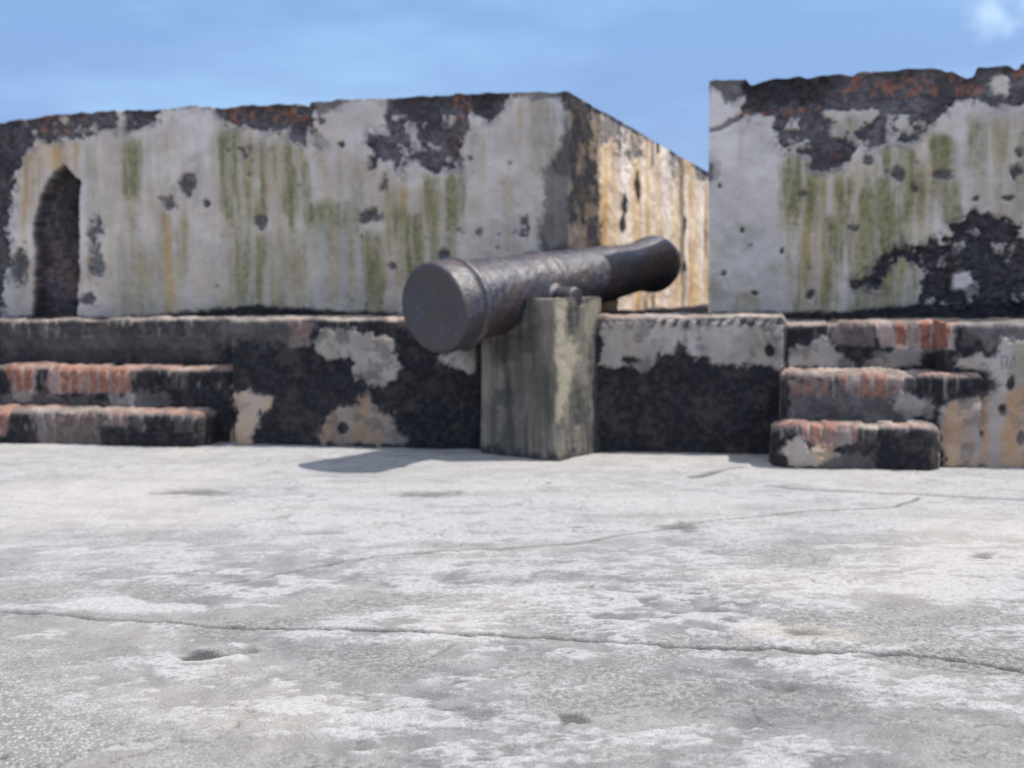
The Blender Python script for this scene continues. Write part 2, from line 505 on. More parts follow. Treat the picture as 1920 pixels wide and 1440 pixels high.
    crack = np.maximum(crack, (1 - ss(0.0008, 0.0035, fine)) * 0.55 * ss(0.45, 0.6, fbm(P, 1.1, 2, 83)))
    # slab north of crack one stands a little proud
    pit = np.zeros_like(X)
    for cx, cy, rx, ry in ((1278, 987, 34, 7), (1840, 1041, 22, 5), (372, 923, 60, 5), (805, 926, 50, 5), (640, 903, 40, 3), (1200, 905, 40, 3),
                           (850, 1330, 38, 5), (1508, 1183, 30, 6), (1580, 1263, 12, 4), (620, 1000, 40, 3), (1480, 1283, 40, 7), (1650, 1226, 34, 5)):
        pit = np.maximum(pit, spot(px, py, n_hi, cx, cy, rx, ry, 1.3, 0.5) * (0.7 if ry > 4.5 else 0.3) * infr)
    pa = patch(px, py, n_hi, [(330, 1232), (360, 1226), (420, 1226), (480, 1217), (487, 1222), (430, 1230), (390, 1238), (345, 1240)], 2.2, 2)
    pb = patch(px, py, n_hi, [(1052, 1340), (1075, 1337), (1108, 1352), (1088, 1360), (1072, 1352), (1060, 1362), (1048, 1362), (1056, 1350)], 6, 3) * .85
    lip = patch(px, py, n_hi, [(335, 1225), (360, 1212), (480, 1208), (490, 1216), (420, 1225), (360, 1228)], 4, 3)
    pit = np.maximum.reduce([pit, pa, pb])
    z = (n_lo - 0.5) * 0.012 + (n_md - 0.5) * 0.012 + (n_hi - 0.5) * 0.005 + (n_vh - 0.5) * 0.003
    z = z + white * 0.003 - gr * 0.003 - crack * 0.014 - pit * 0.010 + lip * 0.012
    z += agg * (fbm(P, 60, 2, 91) - 0.5) * 0.012
    dd1, dd2, did = cell(P * np.array([11, 22, 1.0]), 95)
    nick = ss(0.22, 0.10, dd1 * (0.7 + did)) * (did > .55) * infr
    pit = np.maximum(pit, nick * .55 * (0.25 + gr)); z = z - nick * 0.004
    hump = 0
    near = ss(8, 5, np.abs(X)) * ss(0.3, 1.3, Y)
    P[..., 2] = z * near + hump
    grids_object('ground', [(P, {'stain_and_light': rgba(white * 0.85, agg, crack), 'wear_and_shade': rgba(pit, gr, warm * .45)})], M_FLOOR)
    return
build_floor()
tag(bpy.data.objects['ground'], 'worn pale lime screed terrace floor with cracks and pits', None, None, 'structure')

# sea beyond the parapet
def sea():
    g = np.concatenate([-np.geomspace(6000, 5, 30), np.geomspace(5, 6000, 30)])
    X, Y = np.meshgrid(g, g)
    P = np.stack([X, Y, 0 * X - 17.0], -1)
    o = grids_object('water', [(P, {})], M_SEA)
    tag(o, 'blue sea far below the fort walls', None, None, 'structure')
sea()

# ------------------------------------------------------------------ shared masonry stain fields
def streaks(P, f=9, s=0, lo=0.42, hi=0.62):
    """narrow vertical runs: noise stretched along z"""
    return ss(lo, hi, fbm(P, (f, f, f * 0.07), 4, s, 0.6))

def expo_outside(px, P, top):
    out = np.maximum(ss(-30, -200, px), ss(1950, 2120, px))
    n = fbm(P, 2.2, 5, 301)
    return out * ss(0.52, 0.57, n + 0.25 * ss(0.25, 0.0, top))

def wall_masks(P, top, flank=None):
    """P positions, top = distance below the crest (m)"""
    px, py = proj(P)
    N = 0.38 * fbm(P, 6.5, 4, 101, .6) + 0.36 * fbm(P, 19, 4, 107, .6) + 0.26 * fbm(P, 55, 3, 109)
    N = np.clip((N - 0.5) * 2.3 + 0.5, 0, 1)
    rub = np.zeros(px.shape); mo = rub.copy(); br = rub.copy(); g = rub.copy(); oc = rub.copy(); dp = rub.copy(); hole = rub.copy()
    halo = rub.copy()
    def R(pts, amp=12, soft=3.0, k=1.0):
        nonlocal rub, halo
        rub = np.maximum(rub, k * patch(px, py, N, pts, amp, soft))
        halo = np.maximum(halo, k * HALO[0])
    # ---- left stretch
    R([(-30, 200), (222, 190), (220, 240), (190, 250), (150, 258), (70, 262), (45, 290), (28, 320), (18, 380), (14, 470), (0, 600), (-30, 600)], 10)
    R([(228, 190), (300, 190), (285, 222), (262, 240), (235, 248)], 6)
    R([(300, 180), (400, 180), (398, 205), (300, 208)], 7, 2.5, 0.5)
    R([(398, 180), (585, 180), (590, 240), (606, 272), (570, 276), (530, 250), (470, 240), (430, 232), (405, 212)], 8)
    R([(585, 180), (700, 180), (660, 188), (620, 205), (592, 225)], 6, 4, 0.75)
    R([(735, 170), (882, 165), (878, 240), (862, 282), (870, 318), (805, 322), (778, 300), (750, 285), (742, 300), (705, 298), (680, 272), (690, 256), (722, 252), (724, 215)], 9)
    R([(690, 290), (720, 296), (712, 312), (695, 318)], 5)
    R([(738, 302), (760, 305), (752, 325), (738, 318)], 5)
    R([(880, 165), (960, 160), (940, 208), (915, 226), (884, 214)], 5)
    R([(950, 165), (1062, 160), (1058, 184), (1030, 180), (1000, 190), (960, 180)], 5, 3, 0.6)
    for cx, cy, rx, ry in ((350, 345, 12, 18), (317, 380, 12, 11), (385, 381, 6, 6), (718, 343, 9, 13), (488, 412, 10, 15), (455, 292, 9, 14), (468, 280, 5, 10),
                           (700, 405, 24, 12), (683, 412, 14, 10), (985, 428, 8, 18), (978, 440, 12, 8), (900, 436, 5, 8), (935, 440, 4, 4), (878, 296, 8, 7), (832, 478, 9, 12),
                           (860, 430, 5, 8), (735, 500, 8, 8), (640, 270, 6, 5), (600, 225, 10, 8), (180, 430, 12, 30), (38, 500, 16, 34), (182, 500, 12, 28), (165, 560, 14, 14), (300, 372, 5, 5)):
        rub = np.maximum(rub, spot(px, py, N, cx, cy, rx, ry, 0.85) * (0.9 if rx > 5 else 0.6))
    # small pock marks over the whole plaster
    d1, d2, cid = cell(P * 7.0, 401)
    pock = ss(0.16, 0.09, d1 * (0.6 + 0.9 * cid)) * (cid > 0.62)
    rub = np.maximum(rub, pock * (0.55 if flank is None else 0.0))
    # corner of the left stretch, dark weather stain running round it
    mo = np.maximum(mo, 0.85 * patch(px, py, N, [(1050, 160), (1085, 160), (1112, 200), (1124, 330), (1132, 500), (1012, 515), (1010, 440), (1022, 380), (1020, 330), (1040, 280), (1054, 220)], 9, 9) * np.clip(0.78 + 0.4 * ss(0.35, 0.62, fbm(P, 7, 4, 105)), 0, 1))
    # flank
    R([(1100, 170), (1205, 215), (1198, 290), (1175, 312), (1160, 270), (1130, 268), (1118, 230)], 12, 4, 0.8)
    R([(1256, 255), (1269, 262), (1270, 335), (1262, 345), (1257, 310)], 4, 3, 0.8)
    R([(1298, 285), (1340, 310), (1340, 345), (1306, 338)], 5, 3, 0.85)
    for cx, cy, rx, ry in ((1171, 385, 7, 22), (1168, 420, 6, 18), (1283, 425, 4, 22), (1283, 500, 5, 12), (1233, 275, 3, 14), (1195, 350, 5, 30)):
        mo = np.maximum(mo, 0.8 * spot(px, py, N, cx, cy, rx, ry, 0.5))
    # ---- right stretch
    R([(1388, 130), (1500, 120), (1960, 100), (1960, 185), (1900, 200), (1868, 200), (1842, 190), (1800, 190), (1752, 230), (1722, 262), (1690, 268), (1640, 278), (1610, 262), (1590, 300), (1560, 322), (1528, 312), (1522, 288), (1466, 278), (1450, 222), (1392, 216)], 9)
    hole = np.maximum(hole, patch(px, py, N, [(1545, 208), (1590, 205), (1650, 200), (1655, 215), (1615, 238), (1600, 252), (1580, 240), (1560, 218)], 8, 2.5))
    hole = np.maximum(hole, spot(px, py, N, 1690, 232, 13, 10, 0.4))
    hole = np.maximum(hole, spot(px, py, N, 1878, 160, 20, 22, 0.6))
    hole = np.maximum(hole, spot(px, py, N, 1806, 526, 20, 20, 0.4))
    R([(1327, 130), (1400, 130), (1400, 182), (1360, 192), (1350, 175), (1335, 160), (1329, 175)], 5, 3, 0.85)
    R([(1636, 512), (1640, 492), (1668, 470), (1700, 458), (1760, 452), (1790, 448), (1784, 420), (1800, 418), (1812, 400), (1835, 392), (1870, 405), (1900, 420), (1925, 450), (1990, 455), (1990, 600), (1790, 578), (1730, 560), (1738, 520), (1720, 500), (1690, 488), (1668, 495), (1660, 520), (1640, 535), (1605, 538), (1620, 528)], 11, 2.5)
    for cx, cy, rx, ry in ((1766, 326, 18, 9), (1908, 322, 15, 14), (1912, 285, 8, 8), (1685, 326, 12, 12), (1628, 300, 10, 9), (1505, 364, 7, 5), (1600, 428, 12, 6), (1567, 470, 12, 9),
                           (1405, 466, 8, 9), (1357, 512, 6, 8), (1522, 554, 9, 8), (1600, 534, 8, 10), (1830, 372, 10, 5), (1890, 372, 12, 5), (1716, 350, 6, 10), (1465, 470, 5, 8), (1348, 348, 4, 5), (1415, 550, 7, 6), (1390, 432, 5, 5)):
        rub = np.maximum(rub, spot(px, py, N, cx, cy, rx, ry, 0.6) * 0.9)
    rub = np.maximum(rub, expo_outside(px, P, top))
    # crumbling margins: pale plaster left inside, grey bloom outside
    isl = ss(0.60, 0.68, fbm(P, 13, 4, 133)) * (py > 215) * (1 - ss(60, 30, px))
    rub *= 1 - 0.8 * isl
    bloom = halo * ss(0.47, 0.60, fbm(P, 16, 5, 135, .65))
    rub = np.maximum(rub, 0.55 * bloom)
    # black growth along the foot of both stretches
    foot = np.interp(px, [-50, 200, 330, 480, 560, 700, 1100, 1330, 1500, 1620, 1760, 1950], [594, 594, 588, 572, 577, 586, 586, 586, 586, 580, 568, 566])
    isflank = (px > 1068) & (px < 1332)
    mo = np.maximum(mo, ss(-5, 4, py - foot + (N - 0.5) * 10) * (~isflank))
    # dark face and red brick inside the broken crest
    mo = np.maximum(mo, 0.75 * patch(px, py, N, [(1392, 120), (1548, 120), (1560, 170), (1545, 195), (1500, 195), (1440, 205), (1394, 200)], 8, 5))
    mo = np.maximum(mo, 0.6 * patch(px, py, N, [(885, 170), (945, 168), (935, 205), (890, 205)], 6, 4))
    mo = np.maximum(mo, rub * 0.72 * patch(px, py, N, [(1600, 560), (1600, 440), (1800, 380), (1990, 430), (1990, 600)], 12, 6))
    mo = np.maximum(mo, rub * 0.5 * ss(60, 10, px))
    for pts in ([(500, 200), (560, 200), (586, 215), (585, 232), (520, 228), (480, 225)], [(60, 215), (160, 215), (150, 245), (70, 250)], [(420, 205), (500, 202), (500, 222), (440, 228)],
                [(850, 178), (880, 178), (878, 225), (855, 225)], [(1388, 205), (1540, 196), (1540, 206), (1430, 218), (1388, 220)], [(1770, 128), (1828, 150), (1850, 132), (1845, 182), (1800, 185)],
                [(1560, 150), (1760, 135), (1760, 180), (1580, 175)], [(1900, 125), (1960, 120), (1960, 150), (1905, 150)]):
        br = np.maximum(br, patch(px, py, N, pts, 9, 3) * ss(0.46, 0.6, fbm(P, 24, 3, 131)) * 0.85)
    br *= rub
    rub *= (1 - hole)
    mo *= (1 - 0.95 * hole)
    # ---- runs of algae and ochre
    st = streaks(P, 9, 201); st2 = np.maximum(streaks(P, 6, 211, 0.44, 0.60), .7 * streaks(P, 17, 213, .44, .6)); st3 = streaks(P, 30, 221, 0.42, 0.6)
    blot = ss(0.36, 0.62, fbm(P, 5, 4, 231))
    def col(a, b, y0, y1, k, e=9):
        """a run between px a..b hanging from y0 down to y1"""
        wob = (fbm(P, (4, 4, 2.4), 4, int(a) % 97) - 0.5) * 34
        return k * ss(a - e, a + e, px + wob) * ss(b + e, b - e, px + wob) * ss(y0 - 14, y0 + 22, py) * ss(y1 + 55, y1 - 55, py + (N - .5) * 60)
    runs_g = [(158, 182, 262, 360, .35), (230, 270, 255, 370, .75), (330, 350, 400, 520, .5), (412, 442, 245, 420, .75), (440, 470, 330, 580, .85), (472, 500, 260, 420, .55), (500, 560, 262, 330, .65),
              (530, 590, 300, 400, .85), (545, 660, 372, 440, .85), (480, 500, 440, 580, .8), (676, 722, 430, 600, .95), (730, 760, 380, 520, .55), (760, 800, 400, 560, .6), (800, 868, 325, 430, .85),
              (800, 862, 430, 560, .65), (560, 580, 440, 560, .4), (520, 540, 450, 560, .35), (880, 960, 235, 262, .25), (1000, 1050, 190, 330, .35), (1462, 1500, 285, 420, .85), (1500, 1540, 290, 600, .55),
              (1570, 1610, 330, 470, .8), (1590, 1640, 350, 600, .8), (1640, 1680, 330, 470, .55), (1655, 1712, 270, 500, .9), (1540, 1580, 400, 600, .55), (1490, 1520, 430, 600, .65), (1740, 1790, 250, 360, .75),
              (1760, 1800, 330, 440, .5), (1810, 1860, 215, 340, .45), (1385, 1440, 240, 300, .3), (1580, 1620, 215, 250, .7), (1700, 1740, 300, 500, .4), (1870, 1925, 240, 420, .4), (1620, 1720, 480, 600, .5)]
    for r in runs_g: g = np.maximum(g, col(*r))
    g = np.clip(g * (0.50 + 0.75 * st2) * (0.75 + 0.5 * blot) * 1.6, 0, 1)
    zone = 0.55 * soft_patch(px, py, [(400, 262), (600, 290), (870, 330), (870, 600), (400, 600)], 30)
    zone = np.maximum(zone, 0.65 * soft_patch(px, py, [(1466, 300), (1620, 320), (1800, 262), (1800, 440), (1640, 600), (1466, 600)], 30))
    zone = np.maximum(zone, 0.42 * soft_patch(px, py, [(150, 262), (300, 255), (330, 600), (160, 600)], 30))
    zone = np.maximum(zone, 0.30 * soft_patch(px, py, [(1800, 215), (1960, 215), (1960, 380), (1800, 400)], 30))
    g = np.maximum(g, zone * (0.15 + 0.95 * ss(.38, .6, fbm(P, (9, 9, 1.2), 4, 233))))
    ocz = zone * 0.9 * ss(.44, .6, fbm(P, (12, 12, 1.0), 4, 237))
    gen = 0.55 * st * blot * ss(0.42, 0.58, fbm(P, 1.1, 3, 241))
    g = np.maximum(g, gen * np.where(isflank, 0.2, np.where(px < 60, .3, 0.75)))
    runs_o = [(40, 70, 262, 560, .55), (86, 128, 258, 330, .95), (100, 150, 262, 420, .55), (60, 90, 262, 420, .4), (305, 325, 395, 600, .95), (345, 362, 400, 520, .6), (235, 300, 440, 560, .35), (308, 316, 200, 300, .4),
              (440, 580, 262, 420, .35), (700, 830, 340, 600, .45), (500, 560, 420, 600, .3), (165, 175, 470, 580, .8), (1500, 1525, 330, 600, .6), (1530, 1556, 300, 560, .85), (1560, 1580, 300, 420, .4), (1600, 1640, 290, 520, .35),
              (1460, 1500, 380, 430, .6), (1850, 1920, 220, 330, .35), (1640, 1700, 400, 560, .3), (1700, 1760, 240, 420, .35), (900, 1010, 170, 210, .25)]
    for r in runs_o: oc = np.maximum(oc, col(*r, 5))
    oc = np.clip(oc * (0.5 + 0.7 * st3) * 1.45, 0, 1)
    oc = np.maximum(oc, (0.20 + 0.25 * st3) * ss(0.35, 0.6, fbm(P, (2.2, 2.2, 0.7), 3, 243)))
    oc = np.maximum(oc, ocz)
    if flank is not None:
        fo = streaks(P, 4.0, 261, 0.38, 0.58) * 0.7 + 0.5 * streaks(P, 12, 263, .40, .60)
        fo = np.clip(0.15 + 0.70 * fo, 0, 1)
        mo = np.maximum(mo, (flank > .5) * 0.55 * streaks(P, 7, 267, .56, .64) * ss(.4, .6, fbm(P, 3, 3, 269)))
        white = np.maximum.reduce([spot(px, py, N, 1250, 400, 7, 230, .15), spot(px, py, N, 1207, 420, 5, 200, .15), spot(px, py, N, 1287, 480, 4, 150, .15), spot(px, py, N, 1316, 420, 4, 160, .2), spot(px, py, N, 1172, 330, 8, 60, .3)])
        mo = np.where(flank > 0.5, np.minimum(mo * 1.25, 1), mo)
        oc = np.where(flank > 0.5, fo * (1 - 0.9 * white), oc)
        g = np.where(flank > 0.5, g * 0.4, g)
    for pts, k in (([(590, 400), (672, 400), (675, 585), (590, 585)], .75), ([(200, 460), (570, 440), (590, 590), (190, 600)], .6), ([(1600, 520), (1740, 500), (1760, 580), (1560, 590)], .55), ([(640, 380), (690, 380), (680, 440), (600, 440)], .7),
                   ([(1330, 420), (1460, 420), (1470, 590), (1330, 590)], .35), ([(20, 500), (60, 500), (60, 590), (10, 590)], .5), ([(960, 240), (1040, 200), (1040, 520), (960, 520)], .25)):
        dp = np.maximum(dp, k * soft_patch(px, py, pts, 26) * (0.6 + 0.5 * N))
    g *= (1 - rub); oc *= (1 - rub)
    return px, py, N, rub, br, mo, g, oc, dp

def zline(pts, n):
    q = [on_n(x, y, n) for x, y in pts]
    return np.array([a for a, b in q]), np.array([b for a, b in q])

def warp(P, amp=0.008):
    """same displacement for every surface that meets at an edge"""
    w = np.stack([fbm(P, 5, 3, 501), fbm(P, 5, 3, 511), fbm(P, 5, 3, 521)], -1) - 0.5
    w2 = np.stack([fbm(P, 22, 3, 531), fbm(P, 22, 3, 541), fbm(P, 22, 3, 551)], -1) - 0.5
    return amp * 2 * w + amp * 1.0 * w2

ZB = 0.70
def merlon(name, crest_px, u_front, skew, right):
    """u_front: (fixed far end, corner); skew: tan of flank against wall normal"""
    far, corner = u_front
    cu, cz = zline(crest_px, NM)
    # s from 0 (corner) to 1 (far end), dense where visible
    Lv = 4.75 if not right else 2.5
    sgn = 1 if right else -1
    dens = np.arange(0, Lv, 0.0075)
    rest = dens[-1] + np.cumsum([0.01 * 1.25 ** k for k in range(40)])
    rest = rest[rest < abs(far - corner)]
    rest = np.append(rest, abs(far - corner))
    dist = np.concatenate([dens, rest])
    u = corner + sgn * dist
    ztop = np.interp(u, cu, cz) if cu[0] < cu[-1] else np.interp(u, cu[::-1], cz[::-1])
    jag = (fbm(np.stack([u * 1.0, u * 0, u * 0], -1), 16, 3, 601) - 0.5) * 0.022
    ztop = ztop + jag * ss(0.0, 0.06, dist)
    grids = []
    # front
    nz = 190
    t = np.linspace(0, 1, nz)
    U = np.broadcast_to(u, (nz, len(u)))
    Z = ZB + t[:, None] * (ztop - ZB)[None, :]
    P = W(U, NM, Z)
    px, py, N, rub, br, mo, g, oc, dp = wall_masks(P, (ztop[None, :] - Z))
    edge = np.minimum(ss(0, 0.03, dist)[None, :], ss(0, 0.02, ztop[None, :] - Z))
    d1, d2, cid = cell(P * np.array([14, 14, 18.0]), 701)
    stones = ss(0.02, 0.28, d2 - d1) * (0.5 + cid)
    din = rub * (0.026 + 0.016 * fbm(P, 9, 3, 611)) - rub * stones * 0.012 + rub * (fbm(P, 40, 3, 621) - .5) * 0.012
    din = din + (1 - rub) * (fbm(P, 3, 3, 631) - 0.5) * 0.012
    P = P + warp(P) + (din * edge)[..., None] * NN
    crest_mask = (rub > 0.5) & (ztop[None, :] - Z < 0.42) & (px > 60)
    if not right: crest_mask &= (py < 345)
    if not right:
        # tall arched recess near the left end
        q = [(62, 600), (62, 520), (60, 430), (68, 385), (84, 345), (100, 322), (118, 308), (135, 325), (152, 340), (150, 420), (149, 500), (146, 600)]
        d = sdpoly(px, py, q) + (N - 0.5) * 8
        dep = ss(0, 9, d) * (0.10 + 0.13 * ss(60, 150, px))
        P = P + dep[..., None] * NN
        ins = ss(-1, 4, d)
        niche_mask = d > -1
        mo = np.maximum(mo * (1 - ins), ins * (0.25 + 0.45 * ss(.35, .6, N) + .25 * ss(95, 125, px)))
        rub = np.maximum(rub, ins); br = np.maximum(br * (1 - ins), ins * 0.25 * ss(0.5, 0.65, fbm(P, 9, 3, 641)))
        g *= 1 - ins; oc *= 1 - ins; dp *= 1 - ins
    else:
        # plaster lip broken near the corner
        l = patch(px, py, N, [(1327, 240), (1350, 236), (1368, 222), (1392, 214), (1392, 220), (1372, 230), (1350, 246), (1327, 252)], 3, 2)
        P = P + (l * 0.012)[..., None] * NN
        mo = np.maximum(mo, l * .7)
    grids.append((P, {'stain_and_light': rgba(g, oc, dp), 'wear_and_shade': rgba(rub, br, mo)}))
    # top
    nb = NM + np.concatenate([[0], np.cumsum([0.012 * 1.06 ** k for k in range(48)])])
    nb = nb[nb < NM + 2.9]; nb = np.append(nb, NM + 2.9)
    su = u[::2] if len(u) % 2 else np.append(u[::2], u[-1])
    su = u
    frac = dist / dist[-1]
    Nn = np.broadcast_to(nb[:, None], (len(nb), len(u)))
    shift = (Nn - NM) * skew
    Ug = u[None, :] + shift * (1 - frac)[None, :]
    slope = math.tan(math.radians(5.0))
    Zt = ztop[None, :] - (Nn - NM) * slope
    lump = (fbm(np.stack([Ug, Nn, 0 * Nn], -1), 9, 4, 651) - 0.5) * 0.05
    inner = ss(0, 0.05, Nn - NM) * ss(0, 0.05, dist)[None, :]
    P = W(Ug, Nn, Zt)
    P = P + warp(P)
    P[..., 2] += lump * inner
    k = ss(0.35, 0.6, fbm(P, 6, 4, 661))
    z0 = np.zeros_like(k)
    grids.append((P, {'stain_and_light': rgba(z0, 0.3 * k, z0), 'wear_and_shade': rgba(0.4 + 0.6 * k, z0, 0.75 * (1 - k) + .2)}))
    # flank, from the front corner back
    nzf = nz
    zt = ztop[0] - (nb - NM) * slope
    nn2 = NM + np.linspace(0, 2.9, 260); zt2 = ztop[0] - (nn2 - NM) * slope
    nn2 = np.unique(np.concatenate([nb, nn2])); zt2 = ztop[0] - (nn2 - NM) * slope
    Nf = np.broadcast_to(nn2[None, :], (nzf, len(nn2)))
    Zf = ZB + t[:, None] * (zt2 - ZB)[None, :]
    P = W(corner + (Nf - NM) * skew, Nf, Zf)
    fn = (NN * (-skew) + DD) / math.hypot(1, skew)
    if right: fn = -fn
    px, py, N, rub, br, mo, g, oc, dp = wall_masks(P, zt2[None, :] - Zf, np.ones_like(Nf))
    if right:
        rub *= 0; mo *= 0.3
    e = ss(0, 0.03, Nf - NM) * ss(0, 0.02, zt2[None, :] - Zf)
    din = rub * 0.015 + (fbm(P, 3, 3, 631) - 0.5) * 0.012 + (fbm(P, 12, 3, 671) - .5) * 0.012
    # notches in the crest of the flank
    nick = (ss(1236, 1250, px) * ss(1275, 1262, px) + ss(1110, 1118, px) * ss(1140, 1128, px) * .6) * ss(0.10, 0.0, zt2[None, :] - Zf) * 0.0
    P = P + warp(P) - (din * e)[..., None] * fn
    # keep the crest of flank identical to the top grid's edge
    grids.append((P, {'stain_and_light': rgba(g, oc, dp), 'wear_and_shade': rgba(rub, br, mo)}))
    # back and far end, plain
    Pb = W(np.broadcast_to(Ug[-1], (6, len(u))), NM + 2.9, np.linspace(ZB, 1, 6)[:, None] * 0 + ZB + np.linspace(0, 1, 6)[:, None] * (Zt[-1] - ZB)[None, :])
    Pb = Pb + warp(Pb)
    z = np.zeros(Pb.shape[:2])
    grids.append((Pb, {'stain_and_light': rgba(z + .2, z + .2, z), 'wear_and_shade': rgba(z + .2, z, z)}))
    Pe = W(u[-1], np.broadcast_to(nb[None, :], (6, len(nb))), ZB + np.linspace(0, 1, 6)[:, None] * (ztop[-1] - (nb - NM) * slope - ZB)[None, :])
    Pe = Pe + warp(Pe)
    z = np.zeros(Pe.shape[:2])
    grids.append((Pe, {'stain_and_light': rgba(z + .2, z + .2, z), 'wear_and_shade': rgba(z + .2, z, z)}))
    parts = {'broken_crest': [crest_mask] + [None] * 4}
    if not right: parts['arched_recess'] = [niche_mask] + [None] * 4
    return split_object(name, grids, M_WALL, parts)

ucL, _ = on_n(1065, 300, NM)
ucR, _ = on_n(1328, 300, NM)
crestL = [(-1600, 262), (-200, 245), (0, 230), (110, 217), (215, 206), (222, 209), (300, 207), (318, 203), (395, 199), (402, 203), (500, 196), (553, 194), (558, 199), (580, 200), (583, 191), (700, 184), (880, 176), (1000, 171), (1066, 171)]
crestR = [(1328, 150), (1398, 148), (1406, 157), (1440, 149), (1500, 143), (1512, 147), (1560, 141), (1600, 141), (1606, 136), (1700, 131), (1765, 129), (1782, 134), (1812, 148), (1826, 145), (1832, 128), (1860, 124), (1892, 123), (1902, 132), (1910, 131), (1914, 120), (2000, 116), (2100, 112), (3000, 80)]
mL = merlon('parapet', crestL, (-8.5, ucL), math.tan(math.radians(16.6)), False)
tag(mL, 'long plastered parapet wall with green streaks and an arched dark recess, behind the cannon breech', 'wall', 'parapet walls above the brick ledge')
mR = merlon('parapet', crestR, (8.0, ucR), math.tan(math.radians(20)), True)
tag(mR, 'taller parapet wall right of the cannon muzzle, with broken brick crest and large black patch', 'wall', 'parapet walls above the brick ledge')

# ------------------------------------------------------------------ ledge (firing step) and stairs
def bricks(c, period=0.066, s=0):
    """rowlock bricks along coordinate c -> (depth 0..1 of joint, random per brick, brick-ness)"""
    k = np.floor(c / period).astype(np.int64)
    f = c / period - k
    r = _h(k, k * 0 + 3, k * 0 + 5, s)
    j = 1 - ss(0.05, 0.17, np.minimum(f, 1 - f))
    return j, r

